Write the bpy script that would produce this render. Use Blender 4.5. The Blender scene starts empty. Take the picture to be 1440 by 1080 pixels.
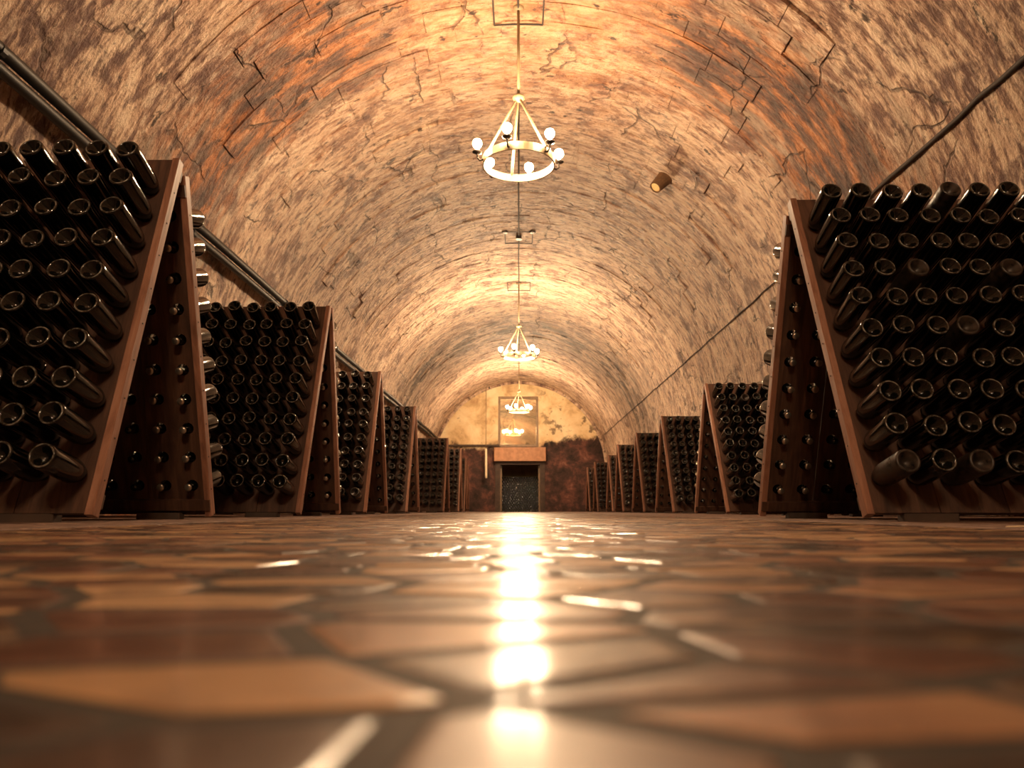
import bpy, math, random
import numpy as np
from mathutils import Vector, Matrix, noise as mnoise

random.seed(7); rng = np.random.default_rng(7)
SC = bpy.context.scene
COL = SC.collection
PI = math.pi

# ------------------------------------------------------------------ camera, world, exposure
F_PX, CX_VP, HORIZON, CAM_H = 1040.0, 730.0, 718.0, 0.040
cam_d = bpy.data.cameras.new('camera'); cam = bpy.data.objects.new('camera', cam_d); COL.objects.link(cam)
cam_d.sensor_fit = 'HORIZONTAL'; cam_d.sensor_width = 36.0
cam_d.lens = 36.0 * F_PX / 1440.0
cam_d.clip_start = 0.005; cam_d.clip_end = 200
PITCH = math.atan((HORIZON - 540) / F_PX)
YAW = math.atan((CX_VP - 720) / F_PX)
cam.location = (0, 0, CAM_H)
cam.rotation_euler = (PI / 2 + PITCH, 0, YAW)
cam_d.dof.use_dof = True
cam_d.dof.focus_distance = 3.6
cam_d.dof.aperture_fstop = 5.6
SC.camera = cam

w = bpy.data.worlds.new('world'); SC.world = w; w.use_nodes = True
w.node_tree.nodes['Background'].inputs[0].default_value = (0.02, 0.015, 0.01, 1)
w.node_tree.nodes['Background'].inputs[1].default_value = 0.0
SC.view_settings.view_transform = 'Standard'
SC.view_settings.look = 'None'
SC.view_settings.exposure = 2.8
SC.view_settings.gamma = 1.0
SC.view_settings.use_curve_mapping = False
SC.cycles.max_bounces = 6; SC.cycles.diffuse_bounces = 4; SC.cycles.glossy_bounces = 3
BULB_STRENGTH = 176.0
BULB_COLOR = (1.0, 0.69, 0.405, 1)

# dimensions of the place (metres)
R, ZC = 3.25, 1.57            # vault radius, springing height
Y_BACK, Y_FRONT = 27.4, -8.0  # end wall, wall behind the camera
Y_CH = (6.4, 15.15, 23.8, -2.35)  # chandeliers
Z_RING = 3.215

# ------------------------------------------------------------------ node helper
class NT:
    def __init__(s, name):
        s.m = bpy.data.materials.new(name); s.m.use_nodes = True
        s.t = s.m.node_tree; s.t.nodes.clear()
        s.out = s.n('ShaderNodeOutputMaterial')
    def n(s, typ, **kw):
        nd = s.t.nodes.new(typ)
        for k, v in kw.items(): setattr(nd, k, v)
        return nd
    def l(s, a, b): s.t.links.new(a, b)
    def setin(s, nd, i, v):
        if hasattr(v, 'is_linked') or isinstance(v, bpy.types.NodeSocket): s.l(v, nd.inputs[i])
        else: nd.inputs[i].default_value = v
    def math(s, op, a, b=0.0, c=None, clamp=False):
        nd = s.n('ShaderNodeMath', operation=op, use_clamp=clamp)
        s.setin(nd, 0, a); s.setin(nd, 1, b)
        if c is not None: s.setin(nd, 2, c)
        return nd.outputs[0]
    def ramp(s, v, stops, interp='LINEAR'):
        nd = s.n('ShaderNodeValToRGB'); cr = nd.color_ramp; cr.interpolation = interp
        while len(cr.elements) < len(stops): cr.elements.new(0.5)
        for e, (p, c) in zip(cr.elements, stops):
            e.position = p; e.color = (*c, 1) if len(c) == 3 else c
        s.setin(nd, 0, v); return nd.outputs[0]
    def mask(s, v, lo, hi):
        nd = s.n('ShaderNodeMapRange', interpolation_type='SMOOTHSTEP')
        s.setin(nd, 0, v); nd.inputs[1].default_value = lo; nd.inputs[2].default_value = hi
        return nd.outputs[0]
    def mix(s, f, a, b, typ='MIX'):
        nd = s.n('ShaderNodeMix', data_type='RGBA', blend_type=typ)
        s.setin(nd, 0, f); s.setin(nd, 6, a if not isinstance(a, tuple) else (*a, 1)); s.setin(nd, 7, b if not isinstance(b, tuple) else (*b, 1))
        return nd.outputs[2]
    def noise(s, vec, scale, detail=4, rough=0.55, dist=0.0):
        nd = s.n('ShaderNodeTexNoise'); s.setin(nd, 'Vector', vec)
        nd.inputs['Scale'].default_value = scale; nd.inputs['Detail'].default_value = detail
        nd.inputs['Roughness'].default_value = rough; nd.inputs['Distortion'].default_value = dist
        return nd.outputs[0]
    def comb(s, x, y, z):
        nd = s.n('ShaderNodeCombineXYZ'); s.setin(nd, 0, x); s.setin(nd, 1, y); s.setin(nd, 2, z); return nd.outputs[0]
    def pos(s):
        g = s.n('ShaderNodeNewGeometry'); sp = s.n('ShaderNodeSeparateXYZ'); s.l(g.outputs['Position'], sp.inputs[0])
        return g.outputs['Position'], sp.outputs[0], sp.outputs[1], sp.outputs[2]
    def bump(s, h, strength, dist):
        nd = s.n('ShaderNodeBump'); s.l(h, nd.inputs['Height'])
        nd.inputs['Strength'].default_value = strength; nd.inputs['Distance'].default_value = dist
        return nd.outputs[0]
    def bsdf(s, color, rough=0.6, metallic=0.0, normal=None, spec=0.5, **kw):
        b = s.n('ShaderNodeBsdfPrincipled')
        s.setin(b, 'Base Color', (*color, 1) if isinstance(color, tuple) and len(color) == 3 else color)
        s.setin(b, 'Roughness', rough); s.setin(b, 'Metallic', metallic)
        s.setin(b, 'Specular IOR Level', spec)
        if normal is not None: s.l(normal, b.inputs['Normal'])
        for k, v in kw.items(): s.setin(b, k.replace('_', ' '), v)
        s.l(b.outputs[0], s.out.inputs[0]); return b

def vault_material():
    t = NT('vault_plaster'); P, x, y, z = t.pos()
    th = t.math('ARCTAN2', x, t.math('SUBTRACT', z, ZC))
    ath = t.math('ABSOLUTE', th)
    u = t.math('MULTIPLY', th, R)
    iso = t.comb(u, y, 0.0)
    streak = t.comb(u, t.math('MULTIPLY', y, 3.0), 0.3)
    s1 = t.noise(streak, 1.6, 8, 0.62, 0.25)
    s2 = t.noise(streak, 5.5, 7, 0.66, 0.15)
    s3 = t.noise(t.comb(u, t.math('MULTIPLY', y, 1.7), 7.0), 13, 5, 0.6)
    f1 = t.noise(iso, 20, 7, 0.7)
    big = t.noise(iso, 0.55, 4, 0.6, 0.4)
    med = t.noise(iso, 1.5, 7, 0.66, 0.5)
    blot = t.noise(t.comb(u, t.math('MULTIPLY', y, 1.3), 2.0), 4.2, 7, 0.68, 0.3)
    col = t.ramp(s1, [(0.32, (0.30, 0.175, 0.13)), (0.44, (0.58, 0.38, 0.265)), (0.54, (0.74, 0.53, 0.38)), (0.68, (0.86, 0.68, 0.51))])
    col = t.mix(t.math('MULTIPLY', t.mask(s2, 0.51, 0.61), 0.65), col, (0.90, 0.74, 0.57))
    col = t.mix(t.math('MULTIPLY', t.mask(s2, 0.475, 0.395), 0.85), col, (0.20, 0.108, 0.085))
    # purple-brown damp patches, broken up
    pp = t.math('MULTIPLY', t.mask(med, 0.50, 0.62), t.mask(blot, 0.42, 0.55))
    col = t.mix(t.math('MULTIPLY', pp, 0.85), col, (0.20, 0.112, 0.092))
    col = t.mix(t.math('MULTIPLY', t.mask(blot, 0.575, 0.66), 0.75), col, (0.12, 0.068, 0.058))
    npp = t.math('MULTIPLY', t.math('MULTIPLY', t.mask(y, 7.5, 4.5), t.mask(med, 0.40, 0.56)), t.mask(s2, 0.56, 0.44))
    col = t.mix(t.math('MULTIPLY', npp, 0.75), col, (0.15, 0.082, 0.076))
    # the crown of the first bays is stained orange
    nearm = t.mask(t.math('ADD', y, t.math('MULTIPLY', big, 4.0)), 12.5, 7.5)
    crown = t.mask(t.math('ADD', ath, t.math('MULTIPLY', med, 0.5)), 1.25, 0.45)
    om = t.math('MULTIPLY', t.math('MULTIPLY', nearm, crown), 0.62)
    ocol = t.ramp(blot, [(0.32, (0.72, 0.42, 0.20)), (0.48, (0.62, 0.29, 0.11)), (0.60, (0.36, 0.13, 0.055)), (0.70, (0.15, 0.06, 0.04))])
    col = t.mix(om, col, ocol)
    # damp ring where one vault bay meets the next
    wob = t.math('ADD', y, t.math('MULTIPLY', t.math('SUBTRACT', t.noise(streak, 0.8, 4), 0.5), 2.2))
    r1 = t.math('MULTIPLY', t.mask(t.math('ABSOLUTE', t.math('SUBTRACT', wob, 6.3)), 1.25, 0.15), 0.95)
    rc = t.ramp(t.noise(streak, 2.3, 7, 0.68, 0.3), [(0.38, (0.045, 0.030, 0.032)), (0.49, (0.15, 0.07, 0.05)), (0.58, (0.44, 0.16, 0.05)), (0.68, (0.60, 0.35, 0.2))])
    low = t.mask(ath, 0.25, 0.55)
    col = t.mix(t.math('MULTIPLY', r1, t.math('ADD', t.math('MULTIPLY', low, 0.78), 0.18)), col, rc)
    # dark brown ring further down, broken into streaky patches
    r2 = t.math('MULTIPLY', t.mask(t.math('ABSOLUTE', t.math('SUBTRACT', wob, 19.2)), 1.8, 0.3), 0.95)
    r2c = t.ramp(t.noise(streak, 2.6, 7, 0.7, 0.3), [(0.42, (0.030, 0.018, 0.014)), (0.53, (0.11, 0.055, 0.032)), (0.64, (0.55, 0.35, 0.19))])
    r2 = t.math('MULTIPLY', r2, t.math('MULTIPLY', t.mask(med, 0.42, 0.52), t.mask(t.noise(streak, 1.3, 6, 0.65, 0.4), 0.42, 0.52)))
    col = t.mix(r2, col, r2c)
    # black soot pits
    pit = t.noise(t.comb(t.math('MULTIPLY', u, 1.7), t.math('MULTIPLY', y, 3.0), 4.0), 2.2, 6, 0.65)
    col = t.mix(t.math('MULTIPLY', t.mask(pit, 0.62, 0.67), 0.9), col, (0.045, 0.026, 0.022))
    col = t.mix(t.math('MULTIPLY', t.mask(f1, 0.60, 0.68), 0.65), col, (0.10, 0.055, 0.045))
    # hairline cracks
    vo = t.n('ShaderNodeTexVoronoi', feature='DISTANCE_TO_EDGE'); vo.inputs['Scale'].default_value = 1.0
    wu = t.math('ADD', t.math('MULTIPLY', u, 1.25), t.math('MULTIPLY', t.noise(iso, 1.6, 4, 0.55), 0.7))
    wy = t.math('ADD', t.math('MULTIPLY', y, 0.62), t.math('MULTIPLY', t.noise(iso, 1.4, 4, 0.55), 0.6))
    t.l(t.comb(wu, wy, 0.0), vo.inputs['Vector'])
    crk = t.math('MULTIPLY', t.mask(vo.outputs['Distance'], 0.017, 0.006), t.mask(t.noise(iso, 1.1, 4, 0.6), 0.48, 0.58))
    col = t.mix(t.math('MULTIPLY', crk, 0.6), col, (0.05, 0.03, 0.026))
    h = t.math('ADD', t.math('MULTIPLY', s2, 1.0), t.math('ADD', t.math('MULTIPLY', f1, 0.4), t.math('ADD', t.math('MULTIPLY', s3, 0.7), t.math('MULTIPLY', blot, 0.9))))
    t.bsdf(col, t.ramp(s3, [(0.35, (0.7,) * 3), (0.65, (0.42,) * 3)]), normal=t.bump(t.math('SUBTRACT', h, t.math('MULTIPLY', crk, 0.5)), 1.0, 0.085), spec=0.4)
    return t.m

def endwall_material():
    t = NT('end_wall_plaster'); P, x, y, z = t.pos()
    n1 = t.noise(P, 1.4, 6, 0.62, 0.3); n2 = t.noise(P, 6, 6, 0.65); n4 = t.noise(P, 1.9, 6, 0.68, 0.3)
    col = t.ramp(n1, [(0.32, (0.46, 0.29, 0.15)), (0.47, (0.74, 0.55, 0.31)), (0.65, (0.84, 0.70, 0.46))])
    st = t.math('MULTIPLY', t.mask(t.noise(P, 2.1, 5, 0.6), 0.56, 0.63), t.mask(x, 0.2, 1.4))
    col = t.mix(t.math('MULTIPLY', st, 0.8), col, (0.10, 0.055, 0.035))
    col = t.mix(t.math('MULTIPLY', t.mask(n2, 0.62, 0.70), 0.6), col, (0.22, 0.12, 0.06))
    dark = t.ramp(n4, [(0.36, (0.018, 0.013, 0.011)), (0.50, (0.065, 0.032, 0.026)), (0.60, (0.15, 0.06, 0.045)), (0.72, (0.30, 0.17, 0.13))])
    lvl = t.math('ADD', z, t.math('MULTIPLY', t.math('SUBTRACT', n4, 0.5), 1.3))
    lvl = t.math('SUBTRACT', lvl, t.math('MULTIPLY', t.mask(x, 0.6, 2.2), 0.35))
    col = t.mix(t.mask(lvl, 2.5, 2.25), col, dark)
    t.bsdf(col, 0.75, normal=t.bump(n2, 0.6, 0.03), spec=0.3)
    return t.m

def wood_material(name, a, b, c, rough=0.6):
    t = NT(name)
    tc = t.n('ShaderNodeTexCoord'); oi = t.n('ShaderNodeObjectInfo')
    mp = t.n('ShaderNodeMapping'); t.l(tc.outputs['Object'], mp.inputs[0]); mp.inputs['Scale'].default_value = (9, 9, 1.1)
    off = t.comb(t.math('MULTIPLY', oi.outputs['Random'], 37), 0.0, t.math('MULTIPLY', oi.outputs['Random'], 11))
    ad = t.n('ShaderNodeVectorMath', operation='ADD'); t.l(mp.outputs[0], ad.inputs[0]); t.l(off, ad.inputs[1])
    g = t.noise(ad.outputs[0], 3.0, 6, 0.65, 0.8)
    g2 = t.noise(tc.outputs['Object'], 4, 4, 0.6)
    col = t.ramp(g, [(0.3, a), (0.5, b), (0.72, c)])
    col = t.mix(t.math('MULTIPLY', t.mask(g2, 0.5, 0.7), 0.45), col, tuple(v * 0.5 for v in a))
    t.bsdf(col, rough, normal=t.bump(g, 0.35, 0.006), spec=0.35)
    return t.m

def glass_material():
    t = NT('dark_bottle_glass')
    tc = t.n('ShaderNodeTexCoord'); oi = t.n('ShaderNodeObjectInfo')
    n = t.noise(tc.outputs['Object'], 38, 4, 0.6)
    col = t.ramp(n, [(0.35, (0.0012, 0.0016, 0.0012)), (0.7, (0.0035, 0.0038, 0.0030))])
    rough = t.ramp(n, [(0.35, (0.06,) * 3), (0.75, (0.15,) * 3)])
    # scuffed pale ring round the foot of the bottle
    sx = t.n('ShaderNodeSeparateXYZ'); t.l(tc.outputs['Object'], sx.inputs[0])
    rad = t.math('SQRT', t.math('ADD', t.math('MULTIPLY', sx.outputs[0], sx.outputs[0]), t.math('MULTIPLY', sx.outputs[1], sx.outputs[1])))
    ring = t.math('MULTIPLY', t.mask(sx.outputs[2], 0.004, 0.0015), t.mask(t.math('ABSOLUTE', t.math('SUBTRACT', rad, 0.0372)), 0.0034, 0.0012))
    ring = t.math('MULTIPLY', ring, t.mask(t.noise(tc.outputs['Object'], 45, 4), 0.36, 0.62))
    col = t.mix(ring, col, (0.15, 0.138, 0.122))
    t.bsdf(col, rough, spec=0.6, IOR=1.5)
    return t.m

def dusty_glass_material():
    t = NT('dusty_bottle_glass'); tc = t.n('ShaderNodeTexCoord')
    n = t.noise(tc.outputs['Object'], 30, 5, 0.6)
    col = t.ramp(n, [(0.40, (0.006, 0.005, 0.004)), (0.70, (0.055, 0.036, 0.026))])
    t.bsdf(col, t.ramp(n, [(0.35, (0.25,) * 3), (0.65, (0.6,) * 3)]), spec=0.5)
    return t.m

def stone_material():
    t = NT('worn_floor_stone'); P, x, y, z = t.pos()
    at = t.n('ShaderNodeAttribute', attribute_name='tint'); v = at.outputs['Fac']
    n1 = t.noise(P, 22, 6, 0.6, 0.4); n2 = t.noise(P, 75, 5, 0.6); n3 = t.noise(P, 7, 3, 0.5)
    col = t.ramp(v, [(0.0, (0.030, 0.019, 0.013)), (0.22, (0.065, 0.032, 0.021)), (0.42, (0.14, 0.056, 0.034)), (0.58, (0.24, 0.115, 0.065)), (0.8, (0.42, 0.25, 0.13)), (1.0, (0.52, 0.33, 0.18))])
    col = t.mix(t.math('MULTIPLY', t.mask(n1, 0.5, 0.68), 0.45), col, (0.11, 0.055, 0.035))
    col = t.mix(t.math('MULTIPLY', t.mask(n1, 0.48, 0.34), 0.25), col, (0.55, 0.35, 0.2))
    rough = t.ramp(n3, [(0.35, (0.36,) * 3), (0.65, (0.55,) * 3)])
    h = t.math('ADD', t.math('MULTIPLY', n1, 1.0), t.math('MULTIPLY', n2, 0.35))
    t.bsdf(col, rough, normal=t.bump(h, 0.22, 0.0025), spec=0.5, Coat_Weight=0.75, Coat_Roughness=0.155)
    return t.m

def floor_material():
    # grout near, and beyond the built stones the same mosaic as colour
    t = NT('floor_grout'); P, x, y, z = t.pos()
    vo = t.n('ShaderNodeTexVoronoi'); vo.inputs['Scale'].default_value = 1.0
    t.l(t.comb(t.math('MULTIPLY', x, 11.5), t.math('MULTIPLY', y, 20), 0.0), vo.inputs['Vector'])
    sp = t.n('ShaderNodeSeparateColor'); t.l(vo.outputs['Color'], sp.inputs[0])
    mosaic = t.ramp(sp.outputs[0], [(0.0, (0.03, 0.019, 0.013)), (0.3, (0.10, 0.045, 0.027)), (0.6, (0.20, 0.10, 0.058)), (1.0, (0.46, 0.28, 0.15))])
    n1 = t.noise(P, 40, 5, 0.6)
    grout = t.ramp(n1, [(0.3, (0.008, 0.006, 0.004)), (0.7, (0.032, 0.021, 0.013))])
    far = t.mask(y, 3.6, 3.9)
    far075 = t.math('ADD', t.math('MULTIPLY', far, 0.6), 0.15)
    col = t.mix(far, grout, mosaic)
    n3 = t.noise(P, 5, 3)
    rough = t.mix(far, (0.75, 0.75, 0.75), t.ramp(n3, [(0.35, (0.34,) * 3), (0.65, (0.52,) * 3)]))
    t.bsdf(col, rough, normal=t.bump(t.math('ADD', t.noise(P, 22, 5), t.math('MULTIPLY', sp.outputs[1], 0.3)), 0.25, 0.004), spec=0.5, Coat_Weight=far075, Coat_Roughness=0.155)
    return t.m

def cement_material():
    t = NT('rough_side_paving'); P, x, y, z = t.pos()
    n1 = t.noise(P, 14, 7, 0.65); n2 = t.noise(P, 60, 5, 0.7)
    col = t.ramp(n1, [(0.33, (0.075, 0.045, 0.034)), (0.5, (0.17, 0.105, 0.08)), (0.7, (0.29, 0.19, 0.14))])
    t.bsdf(col, 0.7, normal=t.bump(t.math('ADD', n1, n2), 0.6, 0.01), spec=0.3)
    return t.m

def simple(name, color, rough=0.5, metallic=0.0, var=0.35, scale=18, bump=0.0, spec=0.5):
    t = NT(name); tc = t.n('ShaderNodeTexCoord')
    n = t.noise(tc.outputs['Object'], scale, 5, 0.6)
    col = t.ramp(n, [(0.3, tuple(c * (1 - var) for c in color)), (0.7, tuple(min(1, c * (1 + var)) for c in color))])
    t.bsdf(col, rough, metallic, normal=t.bump(n, bump, 0.01) if bump else None, spec=spec)
    return t.m

def bulb_material():
    t = NT('lit_bulb'); e = t.n('ShaderNodeEmission')
    e.inputs[0].default_value = BULB_COLOR; e.inputs[1].default_value = BULB_STRENGTH
    t.l(e.outputs[0], t.out.inputs[0]); return t.m

M = {}
M['vault'] = vault_material(); M['endwall'] = endwall_material()
M['wood'] = wood_material('rack_wood', (0.030, 0.013, 0.008), (0.064, 0.029, 0.017), (0.11, 0.053, 0.031))
M['stile'] = wood_material('rack_edge_wood', (0.15, 0.066, 0.042), (0.27, 0.128, 0.082), (0.38, 0.20, 0.135), 0.5)
M['glass'] = glass_material(); M['dusty'] = dusty_glass_material()
M['stone'] = stone_material(); M['floor'] = floor_material(); M['cement'] = cement_material()
M['bulb'] = bulb_material()
M['cream_metal'] = simple('cream_painted_iron', (0.23, 0.165, 0.09), 0.5, 0.0, 0.15, 12)
M['iron'] = simple('dark_iron', (0.05, 0.038, 0.03), 0.45, 0.6, 0.3)
M['pipe'] = simple('black_pipe', (0.010, 0.008, 0.007), 0.5, 0.0, 0.3)
M['cable'] = simple('black_cable', (0.03, 0.02, 0.016), 0.7, 0.0, 0.3)
M['rim'] = simple('scuffed_glass_ring', (0.055, 0.05, 0.045), 0.2, 0, 0.8, 45)
M['cap'] = simple('crown_cap_metal', (0.45, 0.40, 0.34), 0.3, 0.9, 0.2)
M['lintel'] = simple('lintel_stone', (0.42, 0.215, 0.12), 0.7, 0, 0.22, 7, 0.3)
M['jamb'] = simple('dark_door_jamb', (0.055, 0.032, 0.022), 0.7, 0, 0.4, 6, 0.3)
M['cream'] = simple('cream_plaster', (0.62, 0.48, 0.27), 0.8, 0, 0.2, 5, 0.3)
M['white'] = simple('white_enamel', (0.80, 0.68, 0.48), 0.4, 0, 0.08, 12)
M['winframe'] = simple('window_frame_paint', (0.20, 0.125, 0.065), 0.5, 0, 0.3, 8)
M['plug'] = simple('pale_plug', (0.80, 0.58, 0.28), 0.6, 0, 0.15)
M['stub'] = simple('rusty_stub', (0.10, 0.05, 0.022), 0.6, 0, 0.4)
def pane_material():
    t = NT('reflecting_window_pane')
    t.bsdf((0.60, 0.48, 0.32), 0.03, 0.75, spec=0.8); return t.m
M['pane'] = pane_material()

# ------------------------------------------------------------------ mesh helpers
class MB:
    def __init__(s): s.v = []; s.f = []
    def add(s, v, f):
        o = len(s.v); s.v += [tuple(p) for p in v]; s.f += [tuple(i + o for i in q) for q in f]; return s
    def box(s, c, d, rot=None):
        c = Vector(c); hx, hy, hz = d[0] / 2, d[1] / 2, d[2] / 2
        pts = [Vector((sx * hx, sy * hy, sz * hz)) for sz in (-1, 1) for sx, sy in ((-1, -1), (1, -1), (1, 1), (-1, 1))]
        if rot is not None: pts = [rot @ p for p in pts]
        return s.add([c + p for p in pts], [(3, 2, 1, 0), (4, 5, 6, 7), (0, 1, 5, 4), (1, 2, 6, 5), (2, 3, 7, 6), (3, 0, 4, 7)])
    def tube(s, path, r, seg=8, cap=True):
        path = [Vector(p) for p in path]; n = len(path); rs = r if isinstance(r, (list, tuple)) else [r] * n
        V = []
        for i, p in enumerate(path):
            d = (path[min(i + 1, n - 1)] - path[max(i - 1, 0)]).normalized()
            a = d.cross(Vector((0, 0, 1)))
            if a.length < 1e-3: a = d.cross(Vector((1, 0, 0)))
            a.normalize(); b = d.cross(a)
            for k in range(seg):
                t = 2 * PI * k / seg; V.append(p + (a * math.cos(t) + b * math.sin(t)) * rs[i])
        Fc = [(i * seg + k, i * seg + (k + 1) % seg, (i + 1) * seg + (k + 1) % seg, (i + 1) * seg + k) for i in range(n - 1) for k in range(seg)]
        if cap: Fc += [tuple(range(seg))[::-1], tuple((n - 1) * seg + k for k in range(seg))]
        return s.add(V, Fc)
    def lathe(s, prof, seg=16, mat=None):
        # prof: list of (r, z); r == 0 gives a pole
        V = []; rings = []
        for r, z in prof:
            if r <= 1e-6: rings.append([len(V)]); V.append(Vector((0, 0, z)))
            else:
                rings.append(list(range(len(V), len(V) + seg)))
                V += [Vector((r * math.cos(2 * PI * k / seg), r * math.sin(2 * PI * k / seg), z)) for k in range(seg)]
        Fc = []
        for a, b in zip(rings[:-1], rings[1:]):
            for k in range(seg):
                k2 = (k + 1) % seg
                if len(a) == 1 and len(b) == 1: continue
                if len(a) == 1: Fc.append((a[0], b[k2], b[k]))
                elif len(b) == 1: Fc.append((a[k], a[k2], b[0]))
                else: Fc.append((a[k], a[k2], b[k2], b[k]))
        if mat is not None: V = [mat @ p for p in V]
        return s.add(V, Fc)
    def mesh(s, name, m, smooth=False):
        me = bpy.data.meshes.new(name); me.from_pydata(s.v, [], s.f)
        if smooth: me.shade_smooth()
        me.materials.append(m); me.update(); return me

def obj(name, me, parent=None, loc=None, rot=None):
    o = bpy.data.objects.new(name, me); COL.objects.link(o)
    if parent is not None: o.parent = parent
    if loc is not None: o.location = loc
    if rot is not None: o.rotation_euler = rot
    return o
def build(mb, name, m, parent=None, loc=None, rot=None, smooth=False):
    return obj(name, mb.mesh(name, m, smooth), parent, loc, rot)
def tag(o, label, cat, group=None):
    o['label'] = label; o['category'] = cat
    if group: o['group'] = group
    return o
def thing(name, label, cat, loc=(0, 0, 0), rot=None, group=None):
    o = obj(name, None, None, loc, rot); o.empty_display_size = 0.1
    return tag(o, label, cat, group)
def struct(o): o['kind'] = 'structure'; return o
def copy_tree(o, parent=None):
    c = o.copy(); COL.objects.link(c)
    if parent is not None: c.parent = parent
    for ch in list(o.children): copy_tree(ch, c)
    return c

# ------------------------------------------------------------------ the setting: vault and walls
def vpt(th, y, r): return (r * math.sin(th), y, ZC + r * math.cos(th))
def rough_r(th, y):
    u = th * R
    a = mnoise.noise(Vector((u * 0.7, y * 0.7, 1.0))) * 0.018
    a += mnoise.noise(Vector((u * 2.0, y * 5.0, 5.0))) * 0.008
    k = min(1.0, max(0.0, (abs(th) - 0.75) / 0.4))
    a += k * (mnoise.noise(Vector((u * 2.6, y * 4.2, 9.0))) * 0.020 + mnoise.noise(Vector((u * 7, y * 10, 3.0))) * 0.010)
    return R + a
def grid_mesh(fn, us, vs):
    nu, nv = len(us), len(vs)
    V = [fn(a, b) for b in vs for a in us]
    Fc = [(j * nu + i, j * nu + i + 1, (j + 1) * nu + i + 1, (j + 1) * nu + i) for j in range(nv - 1) for i in range(nu - 1)]
    return V, Fc
ths = np.linspace(-PI / 2, PI / 2, 151)
ys = np.concatenate([np.linspace(Y_FRONT, 2, 60)[:-1], np.linspace(2, 14, 170)[:-1], np.linspace(14, Y_BACK + 0.05, 120)])
mb = MB(); mb.add(*grid_mesh(lambda a, b: vpt(a, b, rough_r(a, b)), ths, ys))
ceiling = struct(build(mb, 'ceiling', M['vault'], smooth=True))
ceiling['label'] = 'rough plastered stone barrel vault stained orange and purple'
zs = np.linspace(-0.05, ZC, 22)
for side, nm in ((-1, 'wall_left'), (1, 'wall_right')):
    mb = MB()
    def wp(zz, yy, side=side):
        th = side * PI / 2
        rr = rough_r(th, yy) + 0.012 * mnoise.noise(Vector((zz * 3, yy * 3, 2.0))) * min(1, (ZC - zz) * 3)
        return (side * rr, yy, zz)
    mb.add(*grid_mesh(wp, zs, ys))
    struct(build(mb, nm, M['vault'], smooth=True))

# vault stones: each a curved block standing a little proud of the joints
def vault_stone(th0, th1, y0, y1, top, tilt):
    n = 4; V = []; Fc = []
    g = 0.004
    for i in range(n + 1):
        f = i / n; th = th0 + (th1 - th0) * f
        e = 0.0 if 0 < i < n else 1.0
        ja = random.uniform(-0.006, 0.006); jb = random.uniform(-0.006, 0.006)
        r = top + tilt * (f - 0.5)
        ci = th + (g / R) * (1 if i == 0 else -1 if i == n else 0)
        V += [vpt(th, y0 + ja, R + 0.05), vpt(ci, y0 + ja + g, r), vpt(ci, y1 + jb - g, r + random.uniform(-0.003, 0.003)), vpt(th, y1 + jb, R + 0.05)]
    for i in range(n):
        a, b = i * 4, (i + 1) * 4
        Fc += [(a, b, b + 1, a + 1), (a + 1, b + 1, b + 2, a + 2), (a + 2, b + 2, b + 3, a + 3)]
    Fc += [(0, 1, 2, 3), (n * 4 + 3, n * 4 + 2, n * 4 + 1, n * 4)]
    return V, Fc
stones = []
yy = 5.3
while yy < 26.9:
    dy = random.uniform(0.21, 0.33)
    th = -0.85 + random.uniform(-0.2, 0.2)
    while th < 0.75:
        ln = random.uniform(0.45, 1.05) / R
        if random.random() < 0.96:
            stones.append((th, th + ln, yy, yy + dy, R - 0.007 - random.uniform(0, 0.013), random.uniform(-0.008, 0.008)))
        th += ln
    yy += dy
rest = MB()
for i, a in enumerate(stones):
    if i < 300:
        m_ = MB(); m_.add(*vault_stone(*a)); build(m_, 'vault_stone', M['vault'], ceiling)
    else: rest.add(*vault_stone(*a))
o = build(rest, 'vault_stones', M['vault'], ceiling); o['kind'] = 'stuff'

# end wall with a door opening and a window opening
DX0, DX1, DZ = -0.72, 0.79, 1.72
WX0, WX1, WZ0, WZ1 = -0.78, 0.72, 2.36, 4.26
mb = MB()
def cell(x0, x1, z0, z1): mb.box(((x0 + x1) / 2, Y_BACK + 0.2, (z0 + z1) / 2), (x1 - x0, 0.4, z1 - z0))
cell(-3.4, DX0, -0.05, DZ); cell(DX1, 3.4, -0.05, DZ); cell(-3.4, 3.4, DZ, WZ0)
cell(-3.4, WX0, WZ0, WZ1); cell(WX1, 3.4, WZ0, WZ1); cell(-3.4, 3.4, WZ1, 5.0)
struct(build(mb, 'wall_back', M['endwall']))
mb = MB(); mb.box((0, Y_FRONT - 0.1, 2.4), (7.0, 0.2, 5.1)); struct(build(mb, 'wall_front', M['vault']))
# rounded plaster rim where the vault meets the end wall
mb = MB(); mb.tube([vpt(a, Y_BACK - 0.02, R - 0.04) for a in np.linspace(-PI / 2, PI / 2, 60)], 0.06, 8)
struct(build(mb, 'trim_1', M['vault'], smooth=True))
# dark ledge rail along the end wall
mb = MB(); mb.box((-1.98, Y_BACK - 0.05, 2.41), (2.5, 0.12, 0.07)); struct(build(mb, 'trim_2', M['jamb']))

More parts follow.
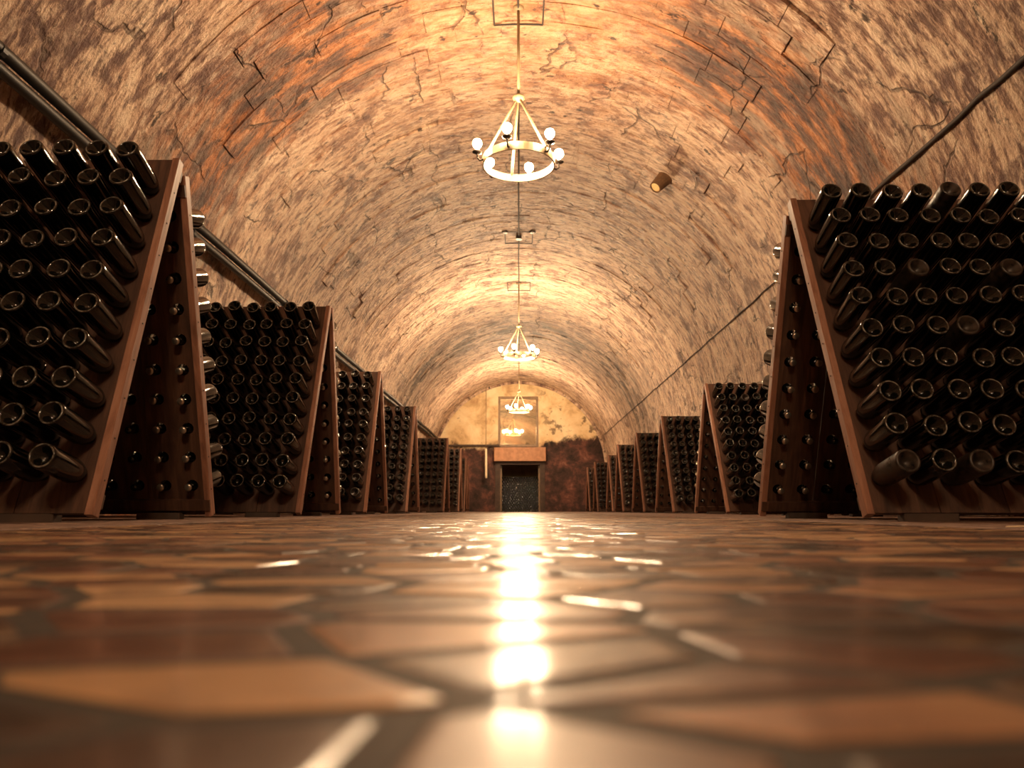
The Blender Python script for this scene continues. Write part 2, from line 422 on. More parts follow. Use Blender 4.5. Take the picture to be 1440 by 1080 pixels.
# floor: bed of grout, side paving
mb = MB(); mb.add([(-3.4, Y_FRONT, -0.0009), (3.4, Y_FRONT, -0.0009), (3.4, 33.0, -0.0009), (-3.4, 33.0, -0.0009)], [(0, 1, 2, 3)])
mb.box((0, (Y_FRONT + 33) / 2, -0.063), (6.8, 33 - Y_FRONT, 0.1))
floor = struct(build(mb, 'floor', M['floor']))
STRIP = 1.06
for k, side in enumerate((-1, 1)):
    mb = MB()
    us = np.concatenate([[STRIP], np.linspace(STRIP + 0.02, 3.3, 30)])
    vs = np.concatenate([np.linspace(Y_FRONT, 0, 30)[:-1], np.linspace(0, 6, 150)[:-1], np.linspace(6, Y_BACK, 60)])
    def sp_(a, b, side=side):
        e = 0.03 * mnoise.noise(Vector((0, b * 3, side))) if a < STRIP + 0.1 else 0
        zz = -0.012 if a <= STRIP else 0.001 + 0.003 * mnoise.noise(Vector((a * 9, b * 9, 2)))
        return (side * (a + e), b, zz)
    mb.add(*grid_mesh(sp_, us, vs))
    struct(build(mb, 'trim_%d' % (3 + k), M['cement'], smooth=True))

# paving stones of the aisle: irregular shards with recessed joints
def clip(poly, nx, ny, d):
    out = []
    for i in range(len(poly)):
        a, b = poly[i], poly[(i + 1) % len(poly)]
        da = a[0] * nx + a[1] * ny - d; db = b[0] * nx + b[1] * ny - d
        if da <= 0: out.append(a)
        if da * db < 0:
            t = da / (da - db); out.append((a[0] + (b[0] - a[0]) * t, a[1] + (b[1] - a[1]) * t))
    return out
PX, PY = 0.098, 0.043
seeds = []
row = 0; y0 = -0.12
while y0 < 3.8:
    x0 = -STRIP - 0.05 + random.uniform(0, PX)
    while x0 < STRIP + 0.05:
        sh = mnoise.noise(Vector((x0 * 5, y0 * 5, 3.0)))
        seeds.append((x0 + random.uniform(-0.022, 0.022), y0 + sh * 0.05 + random.uniform(-0.011, 0.011)))
        x0 += PX * random.uniform(0.6, 1.5)
    y0 += PY; row += 1
grid = {}
for i, (a, b) in enumerate(seeds): grid.setdefault((int(a // 0.1), int(b // 0.1)), []).append(i)
ANI = 1.55     # cells are longer across the aisle
cells = []
for i, (a, b) in enumerate(seeds):
    poly = [(a - 0.12, b - 0.08), (a + 0.12, b - 0.08), (a + 0.12, b + 0.08), (a - 0.12, b + 0.08)]
    gx, gy = int(a // 0.1), int(b // 0.1)
    for ix in range(gx - 2, gx + 3):
        for iy in range(gy - 2, gy + 3):
            for j in grid.get((ix, iy), ()):
                if j == i: continue
                c, d = seeds[j]
                nx, ny = (c - a), (d - b) * ANI * ANI
                ln = math.hypot(nx, ny)
                if ln < 1e-6: continue
                nx /= ln; ny /= ln
                poly = clip(poly, nx, ny, nx * (a + c) / 2 + ny * (b + d) / 2 - 0.0054)
                if len(poly) < 3: break
            if len(poly) < 3: break
        if len(poly) < 3: break
    if len(poly) < 3: continue
    poly = clip(clip(poly, 1, 0, STRIP), -1, 0, STRIP)
    if len(poly) < 3: continue
    area = 0.5 * abs(sum(p[0] * q[1] - q[0] * p[1] for p, q in zip(poly, poly[1:] + poly[:1])))
    if area < 2e-4: continue
    cells.append((a, b, poly))
def stone_geo(a, b, poly):
    n = len(poly); cx = sum(p[0] for p in poly) / n; cy = sum(p[1] for p in poly) / n
    h = random.uniform(-0.0004, 0.0003); tx, ty = random.uniform(-0.004, 0.004), random.uniform(-0.004, 0.004)
    V = []
    for k, dz in ((1.0, -0.012), (1.0, -0.0007), (0.93, -0.00015), (0.82, 0.0)):
        for p in poly:
            x_, y_ = cx + (p[0] - cx) * k, cy + (p[1] - cy) * k
            V.append((x_, y_, (h + dz + tx * (x_ - cx) + ty * (y_ - cy)) if dz > -0.01 else -0.012))
    Fc = [(r * n + i, r * n + (i + 1) % n, (r + 1) * n + (i + 1) % n, (r + 1) * n + i) for r in range(3) for i in range(n)]
    Fc.append(tuple(3 * n + i for i in range(n)))
    return V, Fc
def tinted(me, vals):
    at = me.attributes.new('tint', 'FLOAT', 'FACE'); at.data.foreach_set('value', np.array(vals, dtype=np.float32))
def tint_of(a, b):
    return min(1, max(0, (random.uniform(0.62, 1.0) if random.random() < 0.42 else random.uniform(0.02, 0.5)) + 0.30 * mnoise.noise(Vector((a * 3, b * 3, 8)))))
inview = [c for c in cells if c[1] > 0.09 and abs(c[0]) < 0.72 * c[1] + 0.06]
inview.sort(key=lambda c: c[1] * c[1] + c[0] * c[0])
single = set((c[0], c[1]) for c in inview[:300])
rest = MB(); tv = []
for a, b, poly in cells:
    V, Fc = stone_geo(a, b, poly); tt = tint_of(a, b)
    if (a, b) in single:
        m_ = MB(); m_.add(V, Fc); me = m_.mesh('paving_stone', M['stone']); tinted(me, [tt] * len(Fc)); obj('paving_stone', me, floor)
    else: rest.add(V, Fc); tv += [tt] * len(Fc)
me = rest.mesh('paving_stones', M['stone']); tinted(me, tv)
o = obj('paving_stones', me, floor); o['kind'] = 'stuff'

# ------------------------------------------------------------------ racks and bottles
L, ROWS, CP, RP, S0, ST = 1.52, 10, 0.125, 0.1355, 0.14, 0.03
BT = 0.026        # board thickness
board_cache = {}
def board_mesh(ncol):
    if ncol in board_cache: return board_cache[ncol]
    mb = MB(); g = 0.0016; seg = 12; hr = 0.027
    W = ncol * CP
    zs = [0.0, S0 - RP / 2] + [S0 + RP * (r + 0.5) for r in range(ROWS)] + [L]
    def slab(x0, x1, z0, z1):
        for yv, fl in ((-BT / 2, 0), (BT / 2, 1)):
            q = [(x0, yv, z0), (x1, yv, z0), (x1, yv, z1), (x0, yv, z1)]
            mb.add(q, [(0, 1, 2, 3)] if not fl else [(3, 2, 1, 0)])
    slab(g, W - g, zs[0], zs[1]); slab(g, W - g, zs[-2], zs[-1])
    for c in range(ncol):
        x0 = c * CP + (g if c == 0 else 0); x1 = (c + 1) * CP - (g if c == ncol - 1 else 0)
        for r in range(ROWS):
            z0, z1 = zs[1 + r], zs[2 + r]; cx, cz = (c + 0.5) * CP, S0 + RP * r
            inner = []; outer = []
            for k in range(seg):
                t = 2 * PI * (k + 0.5) / seg; ct, st_ = math.cos(t), math.sin(t)
                inner.append((cx + hr * ct, cz + hr * st_))
                sc = 1 / max(abs(ct), abs(st_))
                ox, oz = ct * sc, st_ * sc
                outer.append((x1 if ox > 0.999 else x0 if ox < -0.999 else cx + ox * CP / 2, z1 if oz > 0.999 else z0 if oz < -0.999 else cz + oz * RP / 2))
            # fill the four corners: put the corner in as its own vertex
            ring = []
            corners = {(1, 1): (x1, z1), (-1, 1): (x0, z1), (-1, -1): (x0, z0), (1, -1): (x1, z0)}
            V = [(p[0], -BT / 2, p[1]) for p in inner] + [(p[0], BT / 2, p[1]) for p in inner]
            Fc = [(k, (k + 1) % seg, seg + (k + 1) % seg, seg + k) for k in range(seg)]
            ob = len(V)
            V += [(p[0], -BT / 2, p[1]) for p in outer] + [(p[0], BT / 2, p[1]) for p in outer]
            for k in range(seg):
                k2 = (k + 1) % seg
                Fc.append((k2, k, ob + k, ob + k2)); Fc.append((seg + k, seg + k2, ob + seg + k2, ob + seg + k))
                pa, pb = outer[k], outer[k2]
                if abs(pa[0] - pb[0]) > 1e-6 and abs(pa[1] - pb[1]) > 1e-6:
                    co = min(corners.values(), key=lambda q: abs(q[0] - pa[0]) + abs(q[1] - pa[1]) + abs(q[0] - pb[0]) + abs(q[1] - pb[1]))
                    V += [(co[0], -BT / 2, co[1]), (co[0], BT / 2, co[1])]; n_ = len(V)
                    Fc += [(ob + k2, ob + k, n_ - 2), (ob + seg + k, ob + seg + k2, n_ - 1)]
            mb.add(V, Fc)
    # edges of the board
    h = BT / 2
    for q in ([(g, -h, 0), (g, h, 0), (g, h, L), (g, -h, L)], [(W - g, h, 0), (W - g, -h, 0), (W - g, -h, L), (W - g, h, L)],
              [(g, -h, 0), (W - g, -h, 0), (W - g, h, 0), (g, h, 0)], [(g, h, L), (W - g, h, L), (W - g, -h, L), (g, -h, L)]):
        mb.add(q, [(0, 1, 2, 3)])
    board_cache[ncol] = mb.mesh('board', M['wood']); return board_cache[ncol]
def bevel_box(mb, x0, x1, y0, y1, z0, z1, b=0.004):
    # long upright bar with chamfered edges along z
    pr = [(x0 + b, y0), (x1 - b, y0), (x1, y0 + b), (x1, y1 - b), (x1 - b, y1), (x0 + b, y1), (x0, y1 - b), (x0, y0 + b)]
    V = [(p[0], p[1], z0) for p in pr] + [(p[0], p[1], z1) for p in pr]
    mb.add(V, [(i, (i + 1) % 8, 8 + (i + 1) % 8, 8 + i) for i in range(8)] + [tuple(range(8))[::-1], tuple(range(8, 16))])
mb = MB(); bevel_box(mb, 0, ST, -0.019, 0.028, -0.006, L + 0.004); STILE = mb.mesh('stile', M['stile'])
mb = MB()
for k in range(9): mb.lathe([(0, 0.002), (0.0035, 0.0015), (0.004, 0)], 6, Matrix.Translation((0, 0.006, 0.12 + k * 0.155)) @ Matrix.Rotation(-PI / 2, 4, 'Y'))
NAILS = mb.mesh('nail_heads', M['iron'])
mb = MB(); bevel_box(mb, -0.10, 0.10, -0.03, 0.03, -0.002, 0.030, 0.006); FOOT = mb.mesh('foot', M['jamb'])
mb = MB(); mb.box((0, 0, 0), (0.06, 0.072, 0.03)); mb.tube([(-0.035, 0, 0.018), (0.035, 0, 0.018)], 0.006, 8); HINGE = mb.mesh('hinge', M['iron'])
rail_cache = {}
def rail_mesh(W):
    k = round(W, 4)
    if k not in rail_cache:
        mb = MB(); mb.box((W / 2, BT / 2 + 0.012, 0), (W - 0.002, 0.022, 0.05)); rail_cache[k] = mb.mesh('back_rail', M['wood'])
    return rail_cache[k]

# bottle: base at z = 0, neck at z = 0.305
PROF = [(0, 0.034), (0.008, 0.032), (0.018, 0.022), (0.028, 0.009), (0.0325, 0.0028), (0.0345, 0.0009), (0.037, 0.0), (0.0395, 0.0009), (0.0425, 0.0034), (0.0440, 0.0085), (0.0442, 0.02),
        (0.0442, 0.165), (0.0425, 0.182), (0.038, 0.200), (0.031, 0.217), (0.0235, 0.234), (0.0185, 0.250), (0.0155, 0.268), (0.0140, 0.286),
        (0.0165, 0.288), (0.0165, 0.297), (0.0135, 0.299), (0.0135, 0.303), (0, 0.303)]
mb = MB(); mb.lathe(PROF, 24); BODY = mb.mesh('bottle_body', M['glass'], True)
mb = MB(); mb.lathe(PROF, 24); BODY_D = mb.mesh('bottle_body_dusty', M['dusty'], True)
mb = MB(); mb.lathe([(0.0168, 0.2985), (0.0175, 0.300), (0.0150, 0.3045), (0.010, 0.3065), (0, 0.307)], 16); CAP = mb.mesh('crown_cap', M['cap'], True)
LOW = [(0, 0.030), (0.030, 0.006), (0.0345, 0.0009), (0.0370, 0.0), (0.0400, 0.0012), (0.0442, 0.009), (0.0442, 0.168), (0.036, 0.205), (0.020, 0.245), (0.0140, 0.286), (0.0165, 0.296), (0, 0.306)]
_mb = MB(); _mb.lathe(LOW, 10); LV = np.array([tuple(v) for v in _mb.v]); LF = _mb.f
stuff_v = []; stuff_n = 0
OUT = 0.234
ORD = ['first', 'second', 'third', 'fourth', 'fifth', 'sixth', 'seventh', 'eighth', 'ninth', 'tenth', 'eleventh', 'twelfth', 'thirteenth']
def place_bottle(P, lean_dir, tilt, info):
    """P hole centre; lean_dir +1: neck points to +y (panel faces the camera end), -1: neck points to -y"""
    global stuff_n
    yaw = random.uniform(-0.03, 0.03); t = tilt + random.uniform(-0.03, 0.03)
    d = Vector((math.sin(yaw), lean_dir * math.cos(t), -math.sin(t))).normalized()
    base = Vector(P) - d * (OUT + random.uniform(-0.006, 0.008)) + Vector((0, 0, -0.004))
    q = d.to_track_quat('Z', 'Y')
    if info is None:
        Mx = np.array(q.to_matrix()); stuff_v.append(LV @ Mx.T + np.array(base)); return
    dusty = random.random() < info['dust']
    e = thing('sparkling_wine_bottle', info['label'] if not dusty else info['label'].replace('dark bottle', 'dusty bottle'), 'bottle', base, None, info['group'])
    e.rotation_euler = (q.to_matrix().to_4x4() @ Matrix.Rotation(random.uniform(0, 6.28), 4, 'Z')).to_euler()
    obj('bottle_body', BODY_D if dusty else BODY, e); obj('crown_cap', CAP, e)

def rack(side, a, y1, yt, y2, ncol, label, short, n_front, n_rear, nails=True):
    """side -1 pipe side, +1 cable side; a: aisle face; y1/yt/y2 foot, top, foot of the two panels"""
    T = thing('riddling_rack', label, 'rack', (side * a, (y1 + y2) / 2, 0.0), None, 'A-frame riddling racks')
    W = ncol * CP + 0.04; FZ = 0.022
    oy = (y1 + y2) / 2
    gap = 0.035
    for face, yb, ytop, lean in ((0, y1, yt - gap, 1), (1, y2, yt + gap, -1)):
        ang = math.asin(max(-0.9, min(0.9, (ytop - yb) / L)))     # lean from the vertical, toward +y positive
        # panel frame: x' away from the aisle, y' inward normal (to the inside of the A), z' up the panel
        zx = Vector((0, math.sin(ang), math.cos(ang)))
        inn = Vector((0, math.cos(ang), -math.sin(ang))) * lean   # toward the inside of the A
        xx = Vector((side, 0, 0))
        Mx = Matrix((xx, inn, zx)).transposed().to_4x4()
        org = Vector((0, yb - oy, FZ + 0.006))
        def put(name, me, x_=0.0, y_=0.0, z_=0.0):
            o = obj(name, me, T); o.matrix_local = Matrix.Translation(org) @ Mx @ Matrix.Translation((x_, y_, z_)); return o
        c = 0
        while c < ncol:
            n_ = min(2, ncol - c); put('board', board_mesh(n_), 0.02 + c * CP); c += n_
        s_ = put('stile', STILE)
        if nails: put('nail_heads', NAILS, -0.0003)['kind'] = 'stuff'
        put('stile', STILE, W - ST)
        put('back_rail', rail_mesh(W), 0, 0, 0.05); put('back_rail', rail_mesh(W), 0, 0, 1.46)
        for fx in (0.24, W - 0.3): 
            o = obj('foot', FOOT, T); o.location = (side * fx, yb - oy + lean * 0.02, 0.0)
        for r in range(ROWS):
            tilt = math.radians(13 + 8.5 * r / 9)
            for c in range(ncol):
                lp = org + Mx.to_3x3() @ Vector((0.02 + (c + 0.5) * CP, -0.006, S0 + RP * r))
                P = Vector(T.location) + lp
                nn = n_front if face == 0 else n_rear
                info = None
                if c < nn:
                    info = {'label': '%s dark bottle from aisle, %s row down, %s side of %s' % (ORD[c], ORD[9 - r], 'outer' if face == 0 else 'doorway', short),
                            'group': 'bottles riddled in %s' % short, 'dust': 0.04 if (side > 0 and face == 0) else 0.0}
                if face == 0 and side < 0 and y1 < 3 and False: info = None
                place_bottle(P, lean, tilt, info)
    for hx in (0.2, W - 0.2):
        h = obj('hinge', HINGE, T); h.location = (side * hx, yt - oy, FZ + 0.006 + L * min(math.cos(math.asin((yt - gap - y1) / L)), math.cos(math.asin((y2 - yt - gap) / L))) - 0.03)
    return T

NL = 13
rack(-1, 1.43, 2.52, 2.95, 3.50, NL, 'tall wooden riddling rack under the twin pipes, farthest from the doorway', 'farthest rack under pipes', 5, 2)
rack(-1, 1.34, 4.59, 5.12, 5.61, NL, 'wooden riddling rack under the twin pipes, second farthest from the doorway', 'second rack under pipes', 7, 1)
for (a, y1, yt, y2), od in zip(((1.43, 7.01, 7.57, 8.15), (1.41, 9.45, 10.05, 10.62), (1.40, 14.0, 14.6, 15.15), (1.34, 16.7, 17.25, 17.8), (1.45, 19.9, 20.45, 21.0), (1.60, 22.9, 23.45, 24.0)),
                           ('third farthest from the doorway', 'fourth farthest from the doorway', 'past the gap in the row', 'third nearest the doorway', 'second nearest the doorway', 'nearest the doorway')):
    rack(-1, a, y1, yt, y2, NL if a < 1.5 else 11, 'wooden riddling rack under the twin pipes, ' + od, '', 0, 0, False)
rack(1, 1.26, 2.75, 3.30, 3.96, 14, 'tall wooden riddling rack under the wall cable, standing farthest into the aisle', 'big rack under cable', 8, 2)
rack(1, 2.045, 4.95, 5.60, 6.28, 8, 'wooden riddling rack by the cable wall, hidden behind the one standing in the aisle', '', 0, 0, False)
rack(1, 2.045, 7.42, 8.09, 8.77, 8, 'wooden riddling rack by the cable wall, seventh from the doorway', 'seventh rack under cable', 5, 0, False)
for (a, yt), od in zip(((2.10, 10.95), (2.10, 13.35), (2.08, 15.75), (2.24, 18.75), (2.17, 21.5), (2.20, 24.2)),
                       ('sixth from the doorway', 'fifth from the doorway', 'fourth from the doorway', 'third from the doorway', 'second from the doorway', 'nearest the doorway')):
    rack(1, a, yt - 0.66, yt, yt + 0.66, 8 if a < 2.15 else 7, 'wooden riddling rack by the cable wall, ' + od, '', 0, 0, False)

nb = len(stuff_v); nv = len(LV)
V = np.concatenate(stuff_v)
Fc = []
me = bpy.data.meshes.new('riddled_bottles')
loops = np.array([i for f in LF for i in f]); sizes = np.array([len(f) for f in LF]); nl = len(loops)
allloops = (loops[None, :] + (np.arange(nb) * nv)[:, None]).ravel()
allsizes = np.tile(sizes, nb); starts = np.concatenate([[0], np.cumsum(allsizes)[:-1]])
me.vertices.add(len(V)); me.vertices.foreach_set('co', V.astype(np.float32).ravel())
me.loops.add(len(allloops)); me.loops.foreach_set('vertex_index', allloops.astype(np.int32))
me.polygons.add(len(allsizes)); me.polygons.foreach_set('loop_start', starts.astype(np.int32)); me.polygons.foreach_set('loop_total', allsizes.astype(np.int32))
me.materials.append(M['glass']); me.materials.append(M['rim'])
mi = np.zeros(len(LF), dtype=np.int32); mi[20:40] = 1     # the scuffed foot ring
me.polygons.foreach_set('material_index', np.tile(mi, nb))
me.update(calc_edges=True); me.validate(); me.shade_smooth()
o = obj('riddled_bottles', me); tag(o, 'dark bottles filling all the further riddling racks along both sides', 'bottles'); o['kind'] = 'stuff'

# ------------------------------------------------------------------ chandeliers
def make_chandelier(label, y):
    T = thing('chandelier', label, 'chandelier', (0.0, y, Z_RING), None, 'ring chandeliers along the vault')
    RR, BH = 0.335, 0.075
    n = 48; V = []; Fc = []
    for k in range(n):
        t = 2 * PI * k / n; c, s = math.cos(t), math.sin(t)
        V += [(RR * c, RR * s, -BH / 2), (RR * c, RR * s, BH / 2), ((RR - .012) * c, (RR - .012) * s, BH / 2), ((RR - .012) * c, (RR - .012) * s, -BH / 2)]
    for k in range(n):
        a, b = 4 * k, 4 * ((k + 1) % n)
        Fc += [(a + i, b + i, b + (i + 1) % 4, a + (i + 1) % 4) for i in range(4)]
    build(MB().add(V, Fc), 'ring', M['cream_metal'], T)
    HZ = 0.645
    for ang in (176, -44, 102):
        t = math.radians(ang)
        p0 = Vector((RR * 0.99 * math.cos(t), RR * 0.99 * math.sin(t), BH / 2 - 0.01)); p1 = Vector((0.012 * math.cos(t), 0.012 * math.sin(t), HZ))
        build(MB().tube([p0.lerp(p1, f) for f in (0, .25, .5, .75, 1)], 0.0125, 8), 'suspension_rod', M['cream_metal'], T, smooth=True)
    build(MB().lathe([(0, HZ - 0.035), (0.03, HZ - 0.03), (0.056, HZ - 0.005), (0.056, HZ + 0.015), (0.03, HZ + 0.035), (0.012, HZ + 0.045), (0, HZ + 0.045)], 16), 'hub', M['cream_metal'], T, smooth=True)
    top = ZC + R - Z_RING - 0.02
    build(MB().tube([(0, 0, HZ + 0.03), (0, 0, top)], 0.0135, 8), 'stem', M['cream_metal'], T, smooth=True)
    build(MB().lathe([(0, top - 0.03), (0.05, top - 0.02), (0.06, top + 0.03), (0, top + 0.03)], 14), 'ceiling_rose', M['cream_metal'], T, smooth=True)
    arm = MB().tube([(RR - 0.004, 0, -0.01), (0.365, 0, -0.025), (0.388, 0, -0.005), (0.392, 0, 0.045)], 0.009, 7).mesh('arm', M['iron'], True)
    dish = MB().lathe([(0, 0.036), (0.022, 0.038), (0.044, 0.05), (0.046, 0.054), (0.02, 0.046), (0.017, 0.085), (0, 0.085)], 14).mesh('socket_dish', M['iron'], True)
    bulb = MB().lathe([(0.013, 0.080), (0.018, 0.092), (0.032, 0.106), (0.0425, 0.128), (0.042, 0.150), (0.031, 0.169), (0.015, 0.179), (0, 0.182)], 14).mesh('bulb', M['bulb'], True)
    for k in range(6):
        t = math.radians(15 + 60 * k)
        A = obj('arm', arm, T, rot=(0, 0, t))
        obj('socket_dish', dish, A, (0.392, 0, 0)); b = obj('bulb', bulb, A, (0.392, 0, 0))
    return T
c1 = make_chandelier('cream iron ring chandelier with six lit bulbs, farthest hanging from the doorway', Y_CH[0])
for y, lb in ((Y_CH[1], 'cream iron ring chandelier with six lit bulbs, middle one along the vault'), (Y_CH[2], 'cream iron ring chandelier hanging in front of the end wall window'),
              (Y_CH[3], 'cream iron ring chandelier hanging before the row of racks begins')):
    c = copy_tree(c1); c.location.y = y; c['label'] = lb
    if y < 0:       # next of the evenly spaced row, outside the picture
        c.name = 'chandelier_offscreen'
        for ch in c.children_recursive:
            if ch.name.startswith('bulb'): ch.name = 'bulb_offscreen'

# ------------------------------------------------------------------ pipes, cables, fixings on the vault
def on_vault(ratio, side, off):
    lo, hi = 0.3, 1.55
    for _ in range(50):
        th = (lo + hi) / 2; r = R - off
        rt = (ZC + r * math.cos(th) - CAM_H) / (r * math.sin(th))
        if rt > ratio: lo = th
        else: hi = th
    return side * r * math.sin(th), ZC + r * math.cos(th), th
for ratio, off, rad, lb in ((0.874, 0.11, 0.040, 'upper black pipe of the pair running along the vault side'), (0.836, 0.10, 0.038, 'lower black pipe of the pair running along the vault side')):
    x_, z_, th = on_vault(ratio, -1, off)
    T = thing('wall_pipe', lb, 'pipe', (x_, Y_FRONT, z_), None, 'twin wall pipes')
    ysn = np.linspace(0, Y_BACK - Y_FRONT, 50)
    build(MB().tube([(0.006 * math.sin(k * 1.3), yv, 0.008 * math.sin(k * 0.9)) for k, yv in enumerate(ysn)], rad, 12), 'pipe_run', M['pipe'], T, smooth=True)
    for yv in np.arange(1.4, Y_BACK - Y_FRONT, 2.6):
        m_ = MB(); m_.tube([(0, yv - 0.02, 0), (0, yv + 0.02, 0)], rad + 0.008, 12)
        d = Vector((-math.sin(th), 0, math.cos(th)))
        m_.tube([(0, yv, 0), tuple(Vector((0, yv, 0)) + d * (off + 0.03))], 0.008, 6)
        build(m_, 'pipe_clip', M['pipe'], T)
x_, z_, th = on_vault(0.878, 1, 0.018)
ysn = np.linspace(Y_FRONT, 26.5, 150)
pts = []; rs = []
for k, yv in enumerate(ysn):
    j = 0.006 * mnoise.noise(Vector((yv * 1.3, 0, 0))) + (0.014 if yv < 6.5 else 0.004) * mnoise.noise(Vector((yv * 5, 3, 0)))
    xx_, zz_, t2 = on_vault(0.878 + j, 1, 0.0)
    rr = rough_r(t2, yv) - 0.014
    pts.append(vpt(t2, yv, rr)); rs.append((0.018 if yv < 6.0 else 0.008) * (1 + 0.3 * mnoise.noise(Vector((yv * 4, 7, 0)))))
tag(build(MB().tube(pts, rs, 8), 'wall_cable', M['cable'], smooth=True), 'dark sagging cable running along the vault wall opposite the pipes', 'cable')
# conduit along the crown
pts = [(0.012 * mnoise.noise(Vector((yv * 0.7, 1, 0))) + 0.0, yv, ZC + R - 0.034) for yv in np.linspace(Y_FRONT, Y_BACK, 100)]
tag(build(MB().tube(pts, 0.011, 6), 'ceiling_conduit', M['cable'], smooth=True), 'thin dark conduit running along the crown of the vault', 'conduit')
for y0_, y1_, lb in ((6.12, 6.62, 'thin wire fixing frame around the ceiling rose farthest from the doorway'), (12.15, 12.7, 'thin wire fixing frame with a junction box, between two chandeliers'), (15.0, 15.6, 'thin wire fixing frame around the middle ceiling rose')):
    T = thing('fixing_frame', lb, 'frame', (0, (y0_ + y1_) / 2, ZC + R - 0.04), None, 'wire fixing frames on the crown')
    hw, hl = 0.24, (y1_ - y0_) / 2
    def cz(xv): return math.sqrt((R - 0.033) ** 2 - xv * xv) - (R - 0.04)
    for k, p in enumerate(([(-hw, -hl), (hw, -hl)], [(-hw, hl), (hw, hl)], [(-hw, -hl), (-hw, hl)], [(hw, -hl), (hw, hl)])):
        pth = [(p[0][0] + (p[1][0] - p[0][0]) * f, p[0][1] + (p[1][1] - p[0][1]) * f) for f in np.linspace(0, 1, 7)]
        build(MB().tube([(q[0], q[1], cz(q[0])) for q in pth], 0.008, 6), 'wire', M['cable'], T)
    if 12 < y0_ < 13:
        m_ = MB(); bevel_box(m_, -0.05, 0.05, -0.06, 0.06, -0.03, 0.03, 0.01); build(m_, 'junction_box', M['iron'], T)
        for sx in (-1, 1):
            build(MB().lathe([(0, -0.02), (0.05, -0.015), (0.055, 0.02), (0, 0.02)], 10), 'bracket', M['iron'], T, (sx * hw, -hl, cz(hw)))

# stub sticking out of the vault
thp = math.atan2(1.93, 4.31 - ZC)
p0 = Vector(vpt(thp, 8.85, R - 0.012)); dr = Vector((-0.62, -0.30, -0.72)).normalized()
T = thing('pipe_stub', 'short dark pipe stub with pale plugged end sticking out of the vault', 'pipe', p0)
q = dr.to_track_quat('Z', 'Y'); T.rotation_euler = q.to_euler()
build(MB().lathe([(0, 0), (0.10, 0), (0.088, 0.12), (0.076, 0.235), (0.064, 0.235), (0.064, 0.215), (0, 0.215)], 16), 'stub_tube', M['stub'], T, smooth=False)
build(MB().lathe([(0, 0.232), (0.05, 0.230), (0.0635, 0.222), (0.0635, 0.21), (0, 0.21)], 16), 'end_plug', M['plug'], T)

# ------------------------------------------------------------------ end wall: window, lintel, door, hanging tube
W_ = struct(obj('window_1', None, None, ((WX0 + WX1) / 2, Y_BACK + 0.1, WZ0)))
wx, wz = (WX1 - WX0), (WZ1 - WZ0)
for nm, c, d in (('window_frame', (-wx / 2 + 0.04, 0, wz / 2), (0.08, 0.12, wz)), ('window_frame', (wx / 2 - 0.04, 0, wz / 2), (0.08, 0.12, wz)),
                 ('window_frame', (0, 0, wz - 0.05), (wx - 0.16, 0.12, 0.10)), ('window_sill', (0, -0.08, 0.04), (wx - 0.16, 0.26, 0.08))):
    build(MB().box(c, d), nm, M['winframe'], W_)
p_ = build(MB().box((0, 0, 0), (wx - 0.14, 0.012, wz - 0.14)), 'pane', M['pane'], W_, (0.0, 0.02, wz / 2), (0, 0, math.radians(2.0)))
D_ = struct(obj('door_1', None, None, ((DX0 + DX1) / 2, Y_BACK, 0)))
dw = DX1 - DX0
for sx in (-1, 1): build(MB().box((sx * (dw / 2 + 0.07), 0.08, DZ / 2), (0.18, 0.30, DZ)), 'door_jamb', M['jamb'], D_)
for sx in (-1, 1): build(MB().box((sx * (dw / 2 - 0.05), 0.28, DZ / 2), (0.06, 0.14, DZ - 0.01)), 'inner_jamb', M['winframe'], D_)
build(MB().box((0, 0.08, DZ + 0.05), (dw + 0.32, 0.30, 0.12)), 'head', M['jamb'], D_)
m_ = MB(); bevel_box(m_, -0.95, 0.95, -0.26, 0.02, 0, 0.50, 0.02)
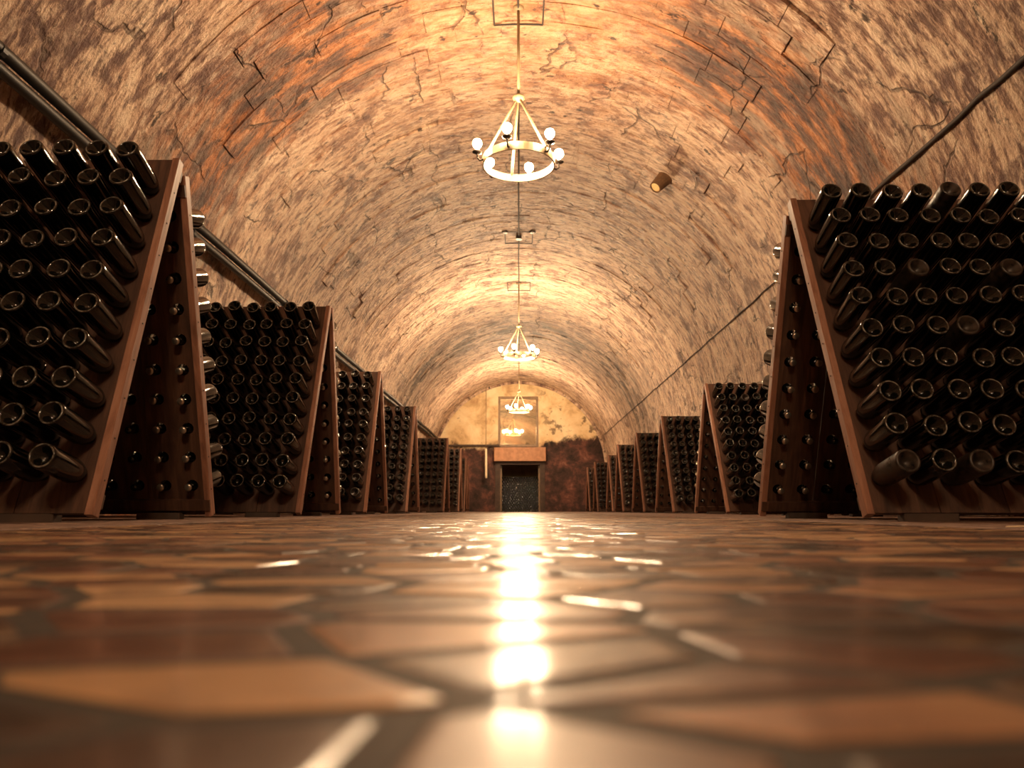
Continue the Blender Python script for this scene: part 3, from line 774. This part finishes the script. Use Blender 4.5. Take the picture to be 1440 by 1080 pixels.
o = build(m_, 'door_lintel', M['lintel'], None, (0.03, Y_BACK - 0.01, 1.83)); tag(o, 'tan stone lintel block over the end wall doorway', 'lintel')
T = thing('hanging_tube', 'slim white tube hanging on a cord before the end wall', 'tube', (-1.20, Y_BACK - 0.35, 1.2))
build(MB().tube([(0, 0, 0), (0.0, 0, 0.04), (-0.01, 0, 1.05), (-0.012, 0, 1.08)], [0.03, 0.045, 0.04, 0.015], 10), 'tube_body', M['white'], T, smooth=True)
build(MB().tube([(-0.012, 0, 1.06), (-0.015, 0, 1.9), (-0.02, 0.0, 3.40)], 0.012, 6), 'cord', M['winframe'], T, smooth=True)

# room beyond the doorway with its stack of bottles
for nm, c, d in (('wall_far', (0, 31.0, 1.4), (5.0, 0.1, 2.9)), ('wall_side', (-2.4, 29.4, 1.4), (0.1, 3.3, 2.9)), ('wall_side', (2.4, 29.4, 1.4), (0.1, 3.3, 2.9)), ('ceiling', (0, 29.4, 2.85), (5.0, 3.3, 0.1))):
    struct(build(MB().box(c, d), nm, M['cream']))
m_ = MB(); sv = []
bm = MB(); bm.lathe([(0, 0.02), (0.03, 0.003), (0.037, 0), (0.043, 0.006), (0.043, 0.17), (0.02, 0.235), (0.014, 0.30), (0, 0.30)], 8)
for r in range(18):
    for c in range(17):
        x_ = -0.78 + c * 0.094 + (0.047 if r % 2 else 0)
        bm_loc = Vector((x_, 28.55, 0.0425 + r * 0.0728))
        rot = Matrix.Rotation(-PI / 2, 3, 'X')
        m_.add([bm_loc + rot @ Vector(v) for v in bm.v], bm.f)
o = build(m_, 'bottle_stack', M['glass'], None, None, None, True); tag(o, 'wall of stacked bottles lying on their sides seen through the doorway', 'bottles'); o['kind'] = 'stuff'
# stick lying on the side paving
m_ = MB(); m_.tube([(-0.065, 0, 0), (0, 0.004, 0.001), (0.065, 0, 0)], 0.0018, 6)
o = build(m_, 'white_stick', M['white'], None, (1.17, 1.72, 0.004)); tag(o, 'thin white stick lying on the rough paving beside the aisle rack', 'stick')
